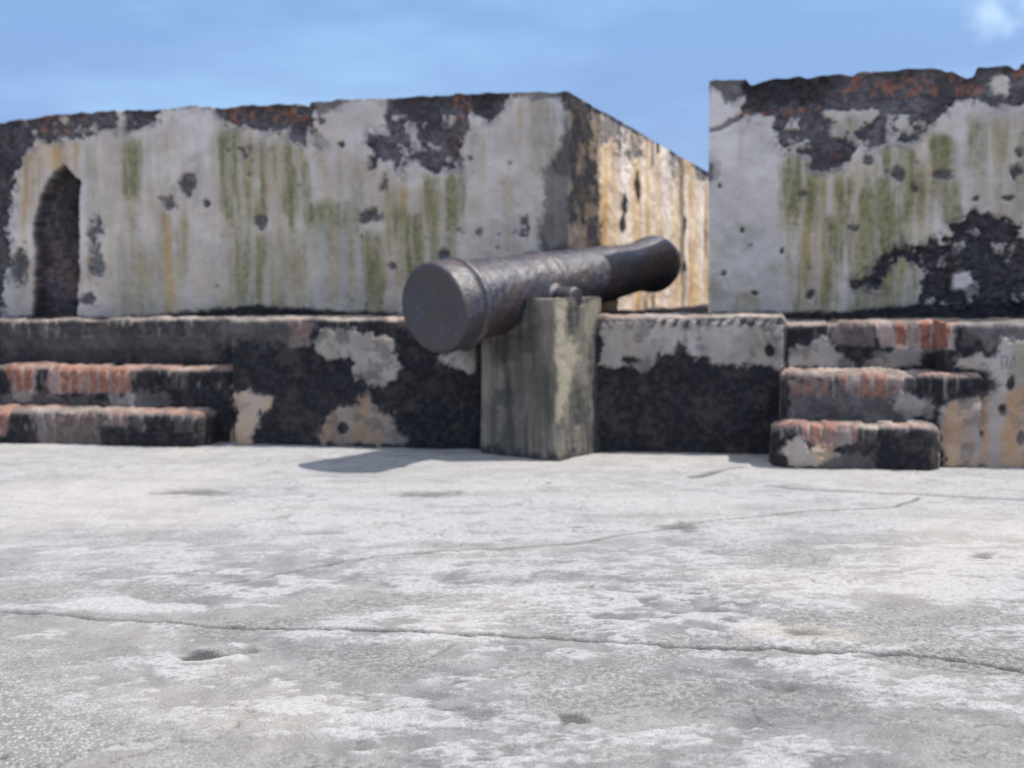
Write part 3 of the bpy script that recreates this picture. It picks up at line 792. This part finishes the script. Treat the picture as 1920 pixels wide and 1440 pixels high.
def step_masks(P, zrel_top, kind):
    px, py = proj(P)
    N = 0.38 * fbm(P, 6.5, 4, 801, .6) + 0.36 * fbm(P, 19, 4, 807, .6) + 0.26 * fbm(P, 55, 3, 809)
    N = np.clip((N - 0.5) * 2.3 + 0.5, 0, 1)
    pl = np.zeros(px.shape); tan_ = pl.copy(); br = pl.copy(); gy = pl.copy(); worn = pl.copy()
    def A(cur, pts, amp=8, soft=2.5, k=1.0):
        amp = amp * 1.35; soft = soft * 1.4
        return np.maximum(cur, k * patch(px, py, N, pts, amp, soft))
    # bare plaster
    pl = A(pl, [(588, 640), (612, 618), (640, 622), (700, 625), (735, 632), (746, 650), (748, 712), (720, 722), (690, 722), (672, 700), (662, 680), (640, 672), (612, 672), (592, 660)])
    pl = A(pl, [(815, 668), (850, 655), (895, 650), (895, 706), (868, 690), (845, 688)], 5)
    pl = A(pl, [(1128, 606), (1200, 600), (1300, 604), (1400, 604), (1475, 612), (1478, 690), (1462, 698), (1446, 684), (1400, 682), (1340, 680), (1305, 676), (1290, 650), (1272, 636), (1262, 655), (1240, 660), (1210, 686), (1180, 692), (1150, 690), (1128, 680)], 7)
    pl = A(pl, [(1478, 655), (1520, 645), (1548, 630), (1572, 655), (1600, 690), (1478, 692)], 7, 3, .9)
    pl = A(pl, [(1635, 665), (1700, 650), (1740, 655), (1730, 690), (1610, 692)], 8, 3, .7)
    pl = A(pl, [(1790, 672), (1830, 662), (1860, 680), (1880, 640), (1905, 640), (2100, 650), (2100, 745), (1860, 745), (1850, 700), (1790, 690)], 7, 3)
    pl = A(pl, [(1462, 850), (1475, 825), (1500, 820), (1515, 845), (1540, 858), (1530, 875), (1480, 872)], 6)
    pl = A(pl, [(1690, 735), (1745, 745), (1745, 782), (1700, 785), (1680, 760)], 8, 3, .9)
    pl = A(pl, [(12, 735), (62, 735), (60, 752), (25, 750)], 4, 2.5, .8)
    pl = A(pl, [(195, 740), (250, 742), (250, 762), (205, 762)], 5, 2.5, .8)
    # ochre plaster
    tan_ = A(tan_, [(436, 742), (455, 735), (520, 745), (512, 765), (490, 770), (480, 800), (468, 845), (428, 832), (440, 800), (448, 770), (436, 762)], 6)
    tan_ = A(tan_, [(608, 800), (622, 768), (650, 760), (680, 748), (690, 735), (700, 765), (740, 778), (752, 830), (650, 838), (608, 830)], 9, 4, .8)
    tan_ = A(tan_, [(1768, 760), (1800, 740), (1840, 735), (1850, 720), (2100, 720), (2100, 880), (1764, 880)], 8, 3, 1.)
    tan_ = A(tan_, [(1520, 840), (1560, 830), (1575, 850), (1540, 870)], 6, 3, .7)
    # brick in view
    B = [([(14, 688), (70, 688), (68, 738), (16, 738)], 1.), ([(90, 686), (245, 684), (240, 738), (92, 740)], 1.), ([(60, 775), (190, 775), (180, 840), (80, 840)], .45), ([(0, 765), (20, 765), (14, 820), (-10, 820)], .9), ([(200, 768), (250, 766), (240, 800), (190, 800)], .6),
         ([(1640, 606), (1795, 600), (1792, 655), (1700, 658), (1655, 650)], 1.), ([(1480, 712), (1556, 712), (1556, 740), (1490, 740)], .65), ([(1575, 700), (1700, 700), (1690, 745), (1590, 742)], .85), ([(1510, 790), (1610, 795), (1600, 835), (1540, 845), (1505, 815)], .85),
         ([(545, 600), (590, 600), (585, 650), (550, 650)], .55), ([(1820, 770), (2100, 760), (2100, 900), (1820, 880)], .3), ([(1560, 600), (1640, 600), (1640, 650), (1560, 640)], .35), ([(0, 600), (450, 595), (450, 650), (0, 655)], .10), ([(750, 596), (1475, 590), (1475, 612), (750, 612)], .3)]
    for pts, k in B: br = A(br, pts, 5, 3, k)
    # grey rubble
    G = [([(1490, 735), (1560, 730), (1700, 735), (1700, 790), (1480, 795)], .9), ([(0, 740), (300, 745), (310, 765), (0, 765)], .6), ([(0, 630), (200, 625), (420, 640), (420, 680), (0, 684)], .12), ([(1500, 850), (1640, 850), (1640, 890), (1480, 890)], .35),
         ([(1800, 600), (2000, 600), (2000, 645), (1860, 640)], .8), ([(400, 600), (560, 600), (600, 640), (420, 640)], .3), ([(230, 750), (320, 745), (310, 770), (230, 770)], .6)]
    for pts, k in G: gy = A(gy, pts, 14, 8, k)
    out = np.maximum(ss(-30, -200, px), ss(1950, 2120, px))
    pl = np.maximum(pl, out * ss(.5, .56, fbm(P, 1.8, 4, 811)))
    for cx, cy, rx, ry in ((645, 800, 10, 12), (1320, 674, 12, 8), (1445, 658, 8, 10), (1574, 655, 9, 8), (1895, 720, 9, 14), (1880, 770, 8, 12), (1840, 812, 6, 6), (1915, 820, 8, 14), (1180, 676, 14, 8)):
        h = spot(px, py, N, cx, cy, rx, ry, .5)
        pl *= 1 - h; tan_ *= 1 - h
    # faint scratches on the right hand ledge
    d = np.minimum.reduce([polyline_d(px, py, q) for q in ([(1878, 692), (1878, 668), (1888, 668)], [(1886, 690), (1886, 672)], [(1893, 692), (1899, 668)], [(1903, 668), (1903, 690)])])
    sc = ss(2.4, 1.0, d)
    pl *= 1 - 0.45 * sc
    dirty = ss(0.50, 0.66, fbm(P, 12, 5, 821, .65))
    pl *= 1 - 0.45 * dirty; tan_ *= 1 - 0.35 * dirty
    hole = spot(px, py, N, 1790, 722, 75, 28, .35)
    pl *= 1 - hole; tan_ *= 1 - hole
    return px, py, N, pl, tan_, br, gy

def sweep_profile(u, nf, zt, nback, r=0.045, nzf=70, topn=None, ends=None):
    """columns u; returns U,N,Z grids (rows = profile) and outward normal comps"""
    m = len(u)
    nf = np.broadcast_to(nf, m); zt = np.broadcast_to(zt, m)
    rows = []
    for t in np.linspace(0, 1, nzf):
        rows.append((nf, -0.03 + t * (zt - r + 0.03), -1.0, 0.0))
    for a in np.linspace(0, math.pi / 2, 9)[1:]:
        rows.append((nf + r - r * math.cos(a), zt - r + r * math.sin(a), -math.cos(a), math.sin(a)))
    if topn is None: topn = np.linspace(0, 1, 30)[1:]
    for t in topn:
        rows.append((nf + r + t * (nback - nf - r), zt, 0.0, 1.0))
    N = np.stack([a[0] + 0 * u for a in rows]); Z = np.stack([a[1] + 0 * u for a in rows])
    na = np.array([a[2] for a in rows])[:, None] + 0 * N; nz = np.array([a[3] for a in rows])[:, None] + 0 * N
    U = np.broadcast_to(u, N.shape).copy()
    return U, N, Z, na, nz

def masonry_grid(U, N, Z, na, nz, zt, kind, seed, brick_band=0.125, disp=1.0, bricky=None):
    P0 = W(U, N, Z)
    px, py, Nz, pl, tan_, br, gy = step_masks(P0, zt - Z, kind)
    depth_top = zt - Z
    band = ss(brick_band + 0.02, brick_band, depth_top) 
    j, r = bricks(U + 0.09 * (fbm(np.stack([U, 0 * U, 0 * U], -1), 5, 2, seed) - .5) + 0.02 * (fbm(P0, 14, 2, seed + 1) - .5) + 0.10 * (zt - Z) * (fbm(P0, 1.5, 2, seed + 2) - .2), s=seed)
    exists = band * (1 if bricky is None else bricky)
    if kind == 'ledge':
        sd = 1 - ss(0.008, 0.02, np.abs(U - uB) ); pl = pl * (1 - sd); tan_ = tan_ * (1 - sd)
    plc = np.maximum(pl, tan_)
    exists = exists * (1 - plc)
    worn = ss(0.30, 0.62, fbm(P0, 2.6, 3, seed + 9))
    lost = ss(.50, .60, fbm(P0, 3.2, 4, seed + 6))          # bricks buried under old mortar
    exists = exists * (1 - 0.85 * lost)
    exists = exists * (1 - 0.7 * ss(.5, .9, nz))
    off = -exists * j * 0.011 + exists * (r - 0.5) * 0.013 * (1 - j) - band * (r > .88) * 0.012
    off = off + (plc * 0.010) + (fbm(P0, 22, 4, seed + 3) - 0.5) * 0.015 * (1 - plc * .7) + (fbm(P0, 6, 3, seed + 4) - .5) * 0.036
    off = off * disp
    nvec = na[..., None] * NN + nz[..., None] * np.array([0, 0, 1.0])
    P = P0 + off[..., None] * nvec + warp(P0, 0.005)
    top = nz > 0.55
    # tops are foot-worn pale stone with painted tread highlights; risers keep their black crust
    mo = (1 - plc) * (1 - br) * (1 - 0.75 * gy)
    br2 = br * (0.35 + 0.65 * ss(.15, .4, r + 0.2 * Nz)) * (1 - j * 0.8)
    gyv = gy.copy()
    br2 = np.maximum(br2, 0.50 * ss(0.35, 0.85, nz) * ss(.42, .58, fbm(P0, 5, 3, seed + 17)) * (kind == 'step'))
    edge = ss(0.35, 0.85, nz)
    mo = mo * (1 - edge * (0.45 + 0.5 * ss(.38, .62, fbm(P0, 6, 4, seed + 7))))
    jm = exists * j * ss(.5, .6, fbm(P0, 9, 3, seed + 13)) * 0.55          # pale mortar left in some joints
    mo = mo * (1 - jm) ; gyv = np.maximum(gyv, 0.1) * (1 - jm)
    mo = np.clip(mo - 0.15 * exists * (r > 0.7), 0, 1)
    if kind == 'ledge':
        # ends of the brick course showing through the plaster right of the gun
        tq = (U + 0.5 * (zt - Z) + 0.03 * fbm(P0, 6, 2, 77)) / 0.062
        tf = tq - np.floor(tq)
        tooth = ss(.50, .62, tf + .25 * (Nz - .5)) * ss(0.005, 0.02, zt - Z) * ss(0.085, 0.05, zt - Z + (Nz - .5) * .05)
        zone = ss(1140, 1260, px) * ss(1500, 1470, px)
        mo = np.maximum(mo, zone * tooth * .9); br2 = br2 * (1 - zone)
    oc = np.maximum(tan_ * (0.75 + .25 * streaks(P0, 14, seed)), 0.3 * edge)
    oc = np.maximum(oc, pl * 0.25 * streaks(P0, 12, seed + 2))
    g = 0.25 * pl * streaks(P0, 12, seed + 21)
    wh = tan_ * streaks(P0, 10, seed + 31, .55, .65)
    oc = oc * (1 - .8 * wh)
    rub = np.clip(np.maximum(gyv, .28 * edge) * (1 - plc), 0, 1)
    return P, {'stain_and_light': rgba(g, oc, 0 * g), 'wear_and_shade': rgba(rub, np.clip(br2 * (1 - plc), 0, 1), np.clip(mo, 0, 1))}

uA, _ = on_n(432, 700, 0.0)
uB, _ = on_n(1476, 700, -0.1)
uC, _ = on_n(1768, 750, -0.2)
def ledge():
    u = np.arange(-5.2, 3.6, 0.008)
    u = np.sort(np.concatenate([u, uA + np.linspace(-.02, .02, 12), uB + np.linspace(-.01, .01, 24), uC + np.linspace(-.01, .01, 24)]))
    e = np.cumsum([0.02 * 1.25 ** k for k in range(17)])
    u = np.concatenate([-5.2 - e[::-1], u, 3.6 + e])
    nf = 0.30 * (1 - ss(-.02, .02, u - uA)) + 0.03 * ss(-.01, .01, u - uB) - 0.23 * ss(-.01, .01, u - uC)
    nf = nf + (fbm(np.stack([u, u * 0, u * 0], -1), 3, 3, 901) - .5) * 0.02
    zt = 0.785 - 0.05 * ss(-.02, .02, u - uB) + (fbm(np.stack([u, u * 0 + 4, u * 0], -1), 1.5, 3, 903) - .5) * 0.02
    topn = np.concatenate([np.linspace(0, 0.16, 45)[1:], np.linspace(0.16, 1, 60)[1:]])
    U, N, Z, na, nz = sweep_profile(u, nf, zt, 3.7, 0.035, 92, topn)
    bricky = np.interp(U, [uA - .05, uA, -0.9, -0.6, 3, 4], [1, .4, .4, .8, 1, 1])
    P, A = masonry_grid(U, N, Z, na, nz, zt[None, :], 'ledge', 911, 0.11, 1.0, bricky)
    # the ledge top carries on dark under and between the parapets
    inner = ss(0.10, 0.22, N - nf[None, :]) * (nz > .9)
    A['wear_and_shade'][..., 2] = np.maximum(A['wear_and_shade'][..., 2], inner * .9)
    A['stain_and_light'][..., 1] *= 1 - inner
    zb = np.linspace(0, 1, 14)
    Pb = np.stack([P[-1] * 1.0 for _ in zb])
    Pb[..., 2] = P[-1][:, 2] * (1 - zb)[:, None] + (-17.2) * zb[:, None]
    z = np.zeros(Pb.shape[:2])
    em = (zt[None, :] - Z < 0.11) & (N < nf[None, :] + 0.10)
    o = split_object('ledge', [(P, A), (Pb, {'stain_and_light': rgba(z + .2, z + .2, z), 'wear_and_shade': rgba(z + .3, z, z + .2)})], M_STEP, {'brick_edging': [em, None]})
    tag(o, 'long low brick and plaster ledge, black with mould, running below both parapet walls', 'ledge')
ledge()

def step_part(name, u0, u1, nf, h, nback, seed, parent, end0, end1, rr=0.035, er=0.07, label=None):
    """one solid step with worn rounded ends"""
    if u1 - u0 > 3: ud = np.concatenate([np.linspace(u0, u1 - 2.6, 30)[:-1], np.arange(u1 - 2.6, u1, .0075)]) if not end0 else None
    else: ud = np.arange(u0, u1, 0.0075)
    if end0: ud = np.sort(np.concatenate([u0 + er * (1 - np.cos(np.linspace(0, math.pi / 2, 22))), ud[ud > u0 + er]]))
    if end1: ud = np.sort(np.concatenate([u1 - er * (1 - np.cos(np.linspace(0, math.pi / 2, 22))), ud[ud < u1 - er]]))
    def inset(e):
        t = np.clip(1 - e / er, 0, 1)
        return er * (1 - np.sqrt(np.clip(1 - t * t, 0, 1)))
    ins = np.zeros_like(ud)
    if end0: ins = np.maximum(ins, inset(ud - u0))
    if end1: ins = np.maximum(ins, inset(u1 - ud))
    wob = (fbm(np.stack([ud, ud * 0 + seed, ud * 0], -1), 2.5, 3, seed) - .5) * 0.03
    hh = h + (fbm(np.stack([ud, ud * 0 + seed, ud * 0 + 3], -1), 2.0, 3, seed) - .5) * 0.02 - ins * 0.45
    U, N, Z, na, nz = sweep_profile(ud, nf + wob + ins, hh, nback, rr, max(20, int(h / 0.0075)), np.linspace(0, 1, 30)[1:])
    P, A = masonry_grid(U, N, Z, na, nz, hh[None, :], 'step', seed, 0.12)
    grids = [(P, A)]
    for e, k in ((end0, 0), (end1, -1)):
        if not e: continue
        # end face: rows run from the outline down to a line inside the base
        ring = P[:, k]
        t = np.linspace(0, 1, 26)[:, None, None]
        base = np.stack([ring[:, 0], ring[:, 1], np.full(len(ring), -0.03)], -1)
        back = W(np.array(U[0, k]), np.array(nback), np.array(0.0)).reshape(3)
        core = np.array([back[0], back[1], -0.03])
        C = ring[None] * (1 - t) + core[None, None] * t
        dirv = (1 if k == -1 else -1) * DD
        fade = np.sin(np.clip(t[..., 0] * 1.6, 0, 1) * math.pi / 2) * (1 - 0 * t[..., 0])
        C = C + (fbm(C, 16, 4, seed + 41) - .5)[..., None] * 0.03 * fade[..., None] * dirv
        a = {kk: np.broadcast_to(v[:, k][None], (26, len(ring), 4)).copy() for kk, v in A.items()}
        z = np.zeros((26, len(ring)))
        nm = ss(.4, .6, fbm(C, 8, 3, seed + 43))
        a['wear_and_shade'] = rgba(0.35 * nm, z, 0.95 - 0.3 * nm); a['stain_and_light'] = rgba(z, z + .1, z)
        a['wear_and_shade'][0] = A['wear_and_shade'][:, k]; a['stain_and_light'][0] = A['stain_and_light'][:, k]
        grids.append((C, a))
    o = split_object(name, grids, M_STEP, {'brick_nosing': [hh[None, :] - Z < 0.12] + [None] * (len(grids) - 1)})
    parent_keep(o, parent)
    if label: o['label'] = label
    return o
bl = W(np.array(-2.0), np.array(0.1), np.array(0.0)).reshape(3)
sl = empty('brick_steps', tuple(bl))
tag(sl, 'wide worn brick steps with rounded end, left of the cannon, below the arched recess', 'steps', 'flights of worn brick steps up to the ledge')
u1, _ = on_n(375, 800, -0.13); u2, _ = on_n(438, 730, 0.1)
step_part('step', -8.4, u1, -0.13, 0.222, 0.16, 921, sl, False, True, 0.05, 0.08)
step_part('step', -8.4, u2, 0.09, 0.484, 0.36, 931, sl, False, True, 0.05, 0.06)
brr = W(np.array(1.6), np.array(-.1), np.array(0.0)).reshape(3)
sr = empty('brick_steps', tuple(brr))
tag(sr, 'short flight of worn brick steps right of the cannon pillar, with chipped white plaster', 'steps', 'flights of worn brick steps up to the ledge')
a0, _ = on_n(1448, 850, -0.38); a1, _ = on_n(1768, 850, -0.38)
b0, _ = on_n(1466, 750, -0.235); b1, _ = on_n(1848, 750, -0.235)
step_part('step', a0, a1, -0.40, 0.232, -0.16, 941, sr, True, True, 0.045, 0.11)
step_part('step', b0, b1, -0.235, 0.482, 0.08, 951, sr, True, True, 0.045, 0.07)

# ------------------------------------------------------------------ cannon
B0 = np.array([-0.418, 5.35, 0.847]); B1 = np.array([1.035, 7.0, 1.112])
AX = (B1 - B0); LEN = np.linalg.norm(AX); AX = AX / LEN
SX = np.cross(AX, [0, 0, 1.0]); SX /= np.linalg.norm(SX)       # to the gun's right
UZ = np.cross(SX, AX)
def lathe(name, org, ax, e1, e2, prof, seg, mat, parent, rough=0.0, seed=0):
    e1, e2 = -e2, e1
    prof = np.array(prof, float)
    s = np.concatenate([np.linspace(prof[i, 0], prof[i + 1, 0], max(2, int(np.hypot(*(prof[i + 1] - prof[i])) / 0.012) + 1))[:-1] for i in range(len(prof) - 1)] + [prof[-1:, 0]])
    r = np.concatenate([np.linspace(prof[i, 1], prof[i + 1, 1], max(2, int(np.hypot(*(prof[i + 1] - prof[i])) / 0.012) + 1))[:-1] for i in range(len(prof) - 1)] + [prof[-1:, 1]])
    a = np.linspace(0, 2 * math.pi, seg + 1)
    S, A = np.meshgrid(s, a, indexing='ij'); R = np.broadcast_to(r[:, None], S.shape)
    rad = np.cos(A)[..., None] * e1 + np.sin(A)[..., None] * e2
    P = org + S[..., None] * ax + R[..., None] * rad
    # closed seam: noise sampled on the closed position
    if rough:
        k = (fbm(P, 9, 3, seed) - .5) * 2 * rough + (fbm(P, 40, 3, seed + 5) - .5) * rough
        P = P + k[..., None] * rad * np.minimum(1, R / 0.05)[..., None] + (k * .5)[..., None] * ax * (S < 0.004)[..., None]
    return grids_object(name, [(P, {})], mat)
gun = empty('cannon', tuple(B0 + AX * 0.8 - np.array([0, 0, 0.3])))
tag(gun, 'old rusty iron cannon barrel resting on the concrete pillar, aimed up through the wall gap', 'cannon')
prof = [(0.016, 0.0), (0.014, 0.05), (0.010, 0.12), (0.004, 0.180), (0.002, 0.215), (0.006, 0.232), (0.018, 0.241), (0.085, 0.246), (0.148, 0.246), (0.156, 0.232), (0.166, 0.232), (0.172, 0.247), (0.182, 0.251), (0.200, 0.251), (0.210, 0.244), (0.216, 0.228), (0.226, 0.223),
        (0.5, 0.215), (0.8, 0.206), (0.845, 0.206), (0.852, 0.214), (0.885, 0.214), (0.895, 0.202), (1.2, 0.190), (1.5, 0.177), (1.56, 0.179), (1.59, 0.174), (1.84, 0.160), (1.90, 0.160), (1.96, 0.166), (2.04, 0.184), (2.09, 0.191), (2.13, 0.190), (2.17, 0.180), (2.19, 0.170),
        (LEN, 0.160), (LEN + .002, 0.12), (LEN + .002, 0.078), (LEN - .02, 0.074), (LEN - 0.35, 0.072), (LEN - 0.351, 0.0)]
o = lathe('barrel', B0, AX, SX, UZ, prof, 128, M_IRON, gun, 0.006, 1001); parent_keep(o, gun)
for sg in (1, -1):
    org = B0 + AX * 0.800 - UZ * 0.052 + SX * sg * 0.17
    tp = [(0.0, 0.085), (0.035, 0.085), (0.045, 0.062), (0.160, 0.062), (0.172, 0.056), (0.177, 0.044), (0.179, 0.0)]
    o = lathe('trunnion', org, SX * sg, AX, UZ, tp, 48, M_IRON, gun, 0.002, 1011 + sg); parent_keep(o, gun)
# vent patch on the breech
vp = [(0.0, 0.030), (0.012, 0.028), (0.016, 0.020), (0.016, 0.007), (0.004, 0.006), (0.004, 0.0)]
o = lathe('vent', B0 + AX * 0.27 + UZ * 0.214, UZ, AX, SX, vp, 32, M_IRON, gun, 0.0, 5); parent_keep(o, gun)

# ------------------------------------------------------------------ pillar
PF = math.atan2(AX[0], AX[1])
PB = np.array([math.sin(PF - .03), math.cos(PF - .03), 0]); PW = np.array([-PB[1], PB[0], 0])    # along the gun; to its left
cor = np.array([0.231, 5.475, 0.0])
Wd, Ld = 0.54, 0.47
cen = cor + PW * Wd / 2 + PB * Ld / 2
def pillar():
    def gunz(P):
        """underside of the barrel above plan point P (nan-safe)"""
        q = P[..., :2] - B0[:2]
        axp = AX[:2] / np.linalg.norm(AX[:2])
        s = q @ axp; w = q @ np.array([axp[1], -axp[0]])
        rr = 0.216
        zc = B0[2] + s * AX[2] / np.linalg.norm(AX[:2])
        return zc - np.sqrt(np.clip(rr * rr - w * w, 0, None)), np.abs(w) < rr
    ww = np.linspace(-Wd / 2, Wd / 2, 90); ll = np.linspace(-Ld / 2, Ld / 2, 76)
    LT, WT = np.meshgrid(ll, ww, indexing='ij')
    T = cen + WT[..., None] * PW + LT[..., None] * PB
    gz, ins = gunz(T)
    zt = np.where(ins, np.minimum(gz, 0.888), 0.888)
    # bearing worn into each cheek for the trunnions
    tq = (T[..., :2] - (B0 + AX * 0.8)[:2]) @ (AX[:2] / np.linalg.norm(AX[:2]))
    zt = np.minimum(zt, np.where(np.abs(tq) < 0.062, (B0 + AX * 0.8)[2] - 0.052 - np.sqrt(np.clip(0.062 ** 2 - tq ** 2, 0, None)), 9))
    def tri(P, side):
        px, py = proj(P)
        N = np.clip((0.6 * fbm(P, 12, 4, 1101) + 0.4 * fbm(P, 40, 3, 1103) - .5) * 1.7 + .5, 0, 1)
        oc = np.zeros(px.shape); mo = oc.copy()
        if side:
            oc = np.maximum(oc, .9 * patch(px, py, N, [(1040, 566), (1048, 560), (1066, 562), (1062, 600), (1060, 640), (1072, 625), (1088, 650), (1090, 670), (1078, 700), (1064, 745), (1050, 780), (1044, 790), (1042, 640)], 8, 8))  # sunlit wedge painted into the side's colour
            oc = np.maximum(oc, .5 * patch(px, py, N, [(1095, 600), (1104, 568), (1120, 560), (1122, 580), (1106, 640), (1100, 640)], 4, 4))  # far top end of the painted wedge
            mo = np.maximum(mo, .85 * patch(px, py, N, [(1088, 700), (1098, 650), (1108, 600), (1118, 590), (1145, 560), (1150, 870), (1100, 870), (1092, 800), (1070, 790), (1075, 740)], 10, 7) * (0.5 + 0.6 * streaks(P, 18, 1107)))  # shade falling from the right, painted dark and streaked
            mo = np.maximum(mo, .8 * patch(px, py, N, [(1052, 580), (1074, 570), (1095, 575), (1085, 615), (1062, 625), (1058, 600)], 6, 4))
        else:
            oc = np.maximum(oc, .4 * patch(px, py, N, [(898, 650), (912, 646), (925, 690), (920, 760), (905, 760), (896, 700)], 6, 6))
            oc = np.maximum(oc, .35 * patch(px, py, N, [(1014, 566), (1024, 566), (1022, 600), (1016, 600)], 3, 3))
            mo = np.maximum(mo, .7 * patch(px, py, N, [(920, 640), (960, 620), (1012, 600), (1010, 660), (940, 690), (925, 670)], 10, 10))
            mo = np.maximum(mo, .65 * patch(px, py, N, [(930, 730), (955, 720), (970, 760), (940, 770)], 10, 8))
        if side: mo = np.maximum(mo, 0.45)  # whole side painted darker, as if shaded
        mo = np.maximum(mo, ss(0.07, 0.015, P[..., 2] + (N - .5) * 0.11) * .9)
        mo = np.maximum(mo, .5 * streaks(P, 10, 1109, .52, .66))
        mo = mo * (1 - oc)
        z = np.zeros_like(mo)
        return {'stain_and_light': rgba(z, oc, z), 'wear_and_shade': rgba(z, z, mo)}
    def wp(P):
        return P + warp(P, 0.012)
    grids = [(wp(np.concatenate([T[..., :2], zt[..., None]], -1)), None)]
    tt = np.linspace(0, 1, 110)
    for e in (0, -1):
        Q = T[e]; z = zt[e]
        P = np.concatenate([np.broadcast_to(Q[None, :, :2], (110, len(ww), 2)), (-0.03 + tt[:, None] * (z + 0.03)[None, :])[..., None]], -1)
        grids.append((wp(P), 0))
        Q = T[:, e]; z = zt[:, e]
        P = np.concatenate([np.broadcast_to(Q[None, :, :2], (110, len(ll), 2)), (-0.03 + tt[:, None] * (z + 0.03)[None, :])[..., None]], -1)
        grids.append((wp(P), 1))
    out = []
    for P, sd in grids:
        # slight flare towards the foot and rounded arrises
        c = P[..., :2] - cen[:2]
        k = 1 + 0.05 * (1 - np.clip(P[..., 2] / 0.9, 0, 1)) ** 2
        P[..., :2] = cen[:2] + c * k[..., None]
        q = np.stack([np.abs(c @ PW[:2]) - (Wd / 2 - .035), np.abs(c @ PB[:2]) - (Ld / 2 - .035)], -1)
        qq = np.clip(q, 0, None); L = np.linalg.norm(qq, axis=-1)
        over = np.clip(L - 0.035, 0, None)
        sx = np.sign(c @ PW[:2]) * qq[..., 0] / np.maximum(L, 1e-6); sy = np.sign(c @ PB[:2]) * qq[..., 1] / np.maximum(L, 1e-6)
        P[..., :2] -= (over * sx)[..., None] * PW[:2] + (over * sy)[..., None] * PB[:2]
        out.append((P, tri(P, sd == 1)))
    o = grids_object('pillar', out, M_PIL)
    tag(o, 'square mossy concrete pillar with a saddle top carrying the cannon', 'pillar')
pillar()
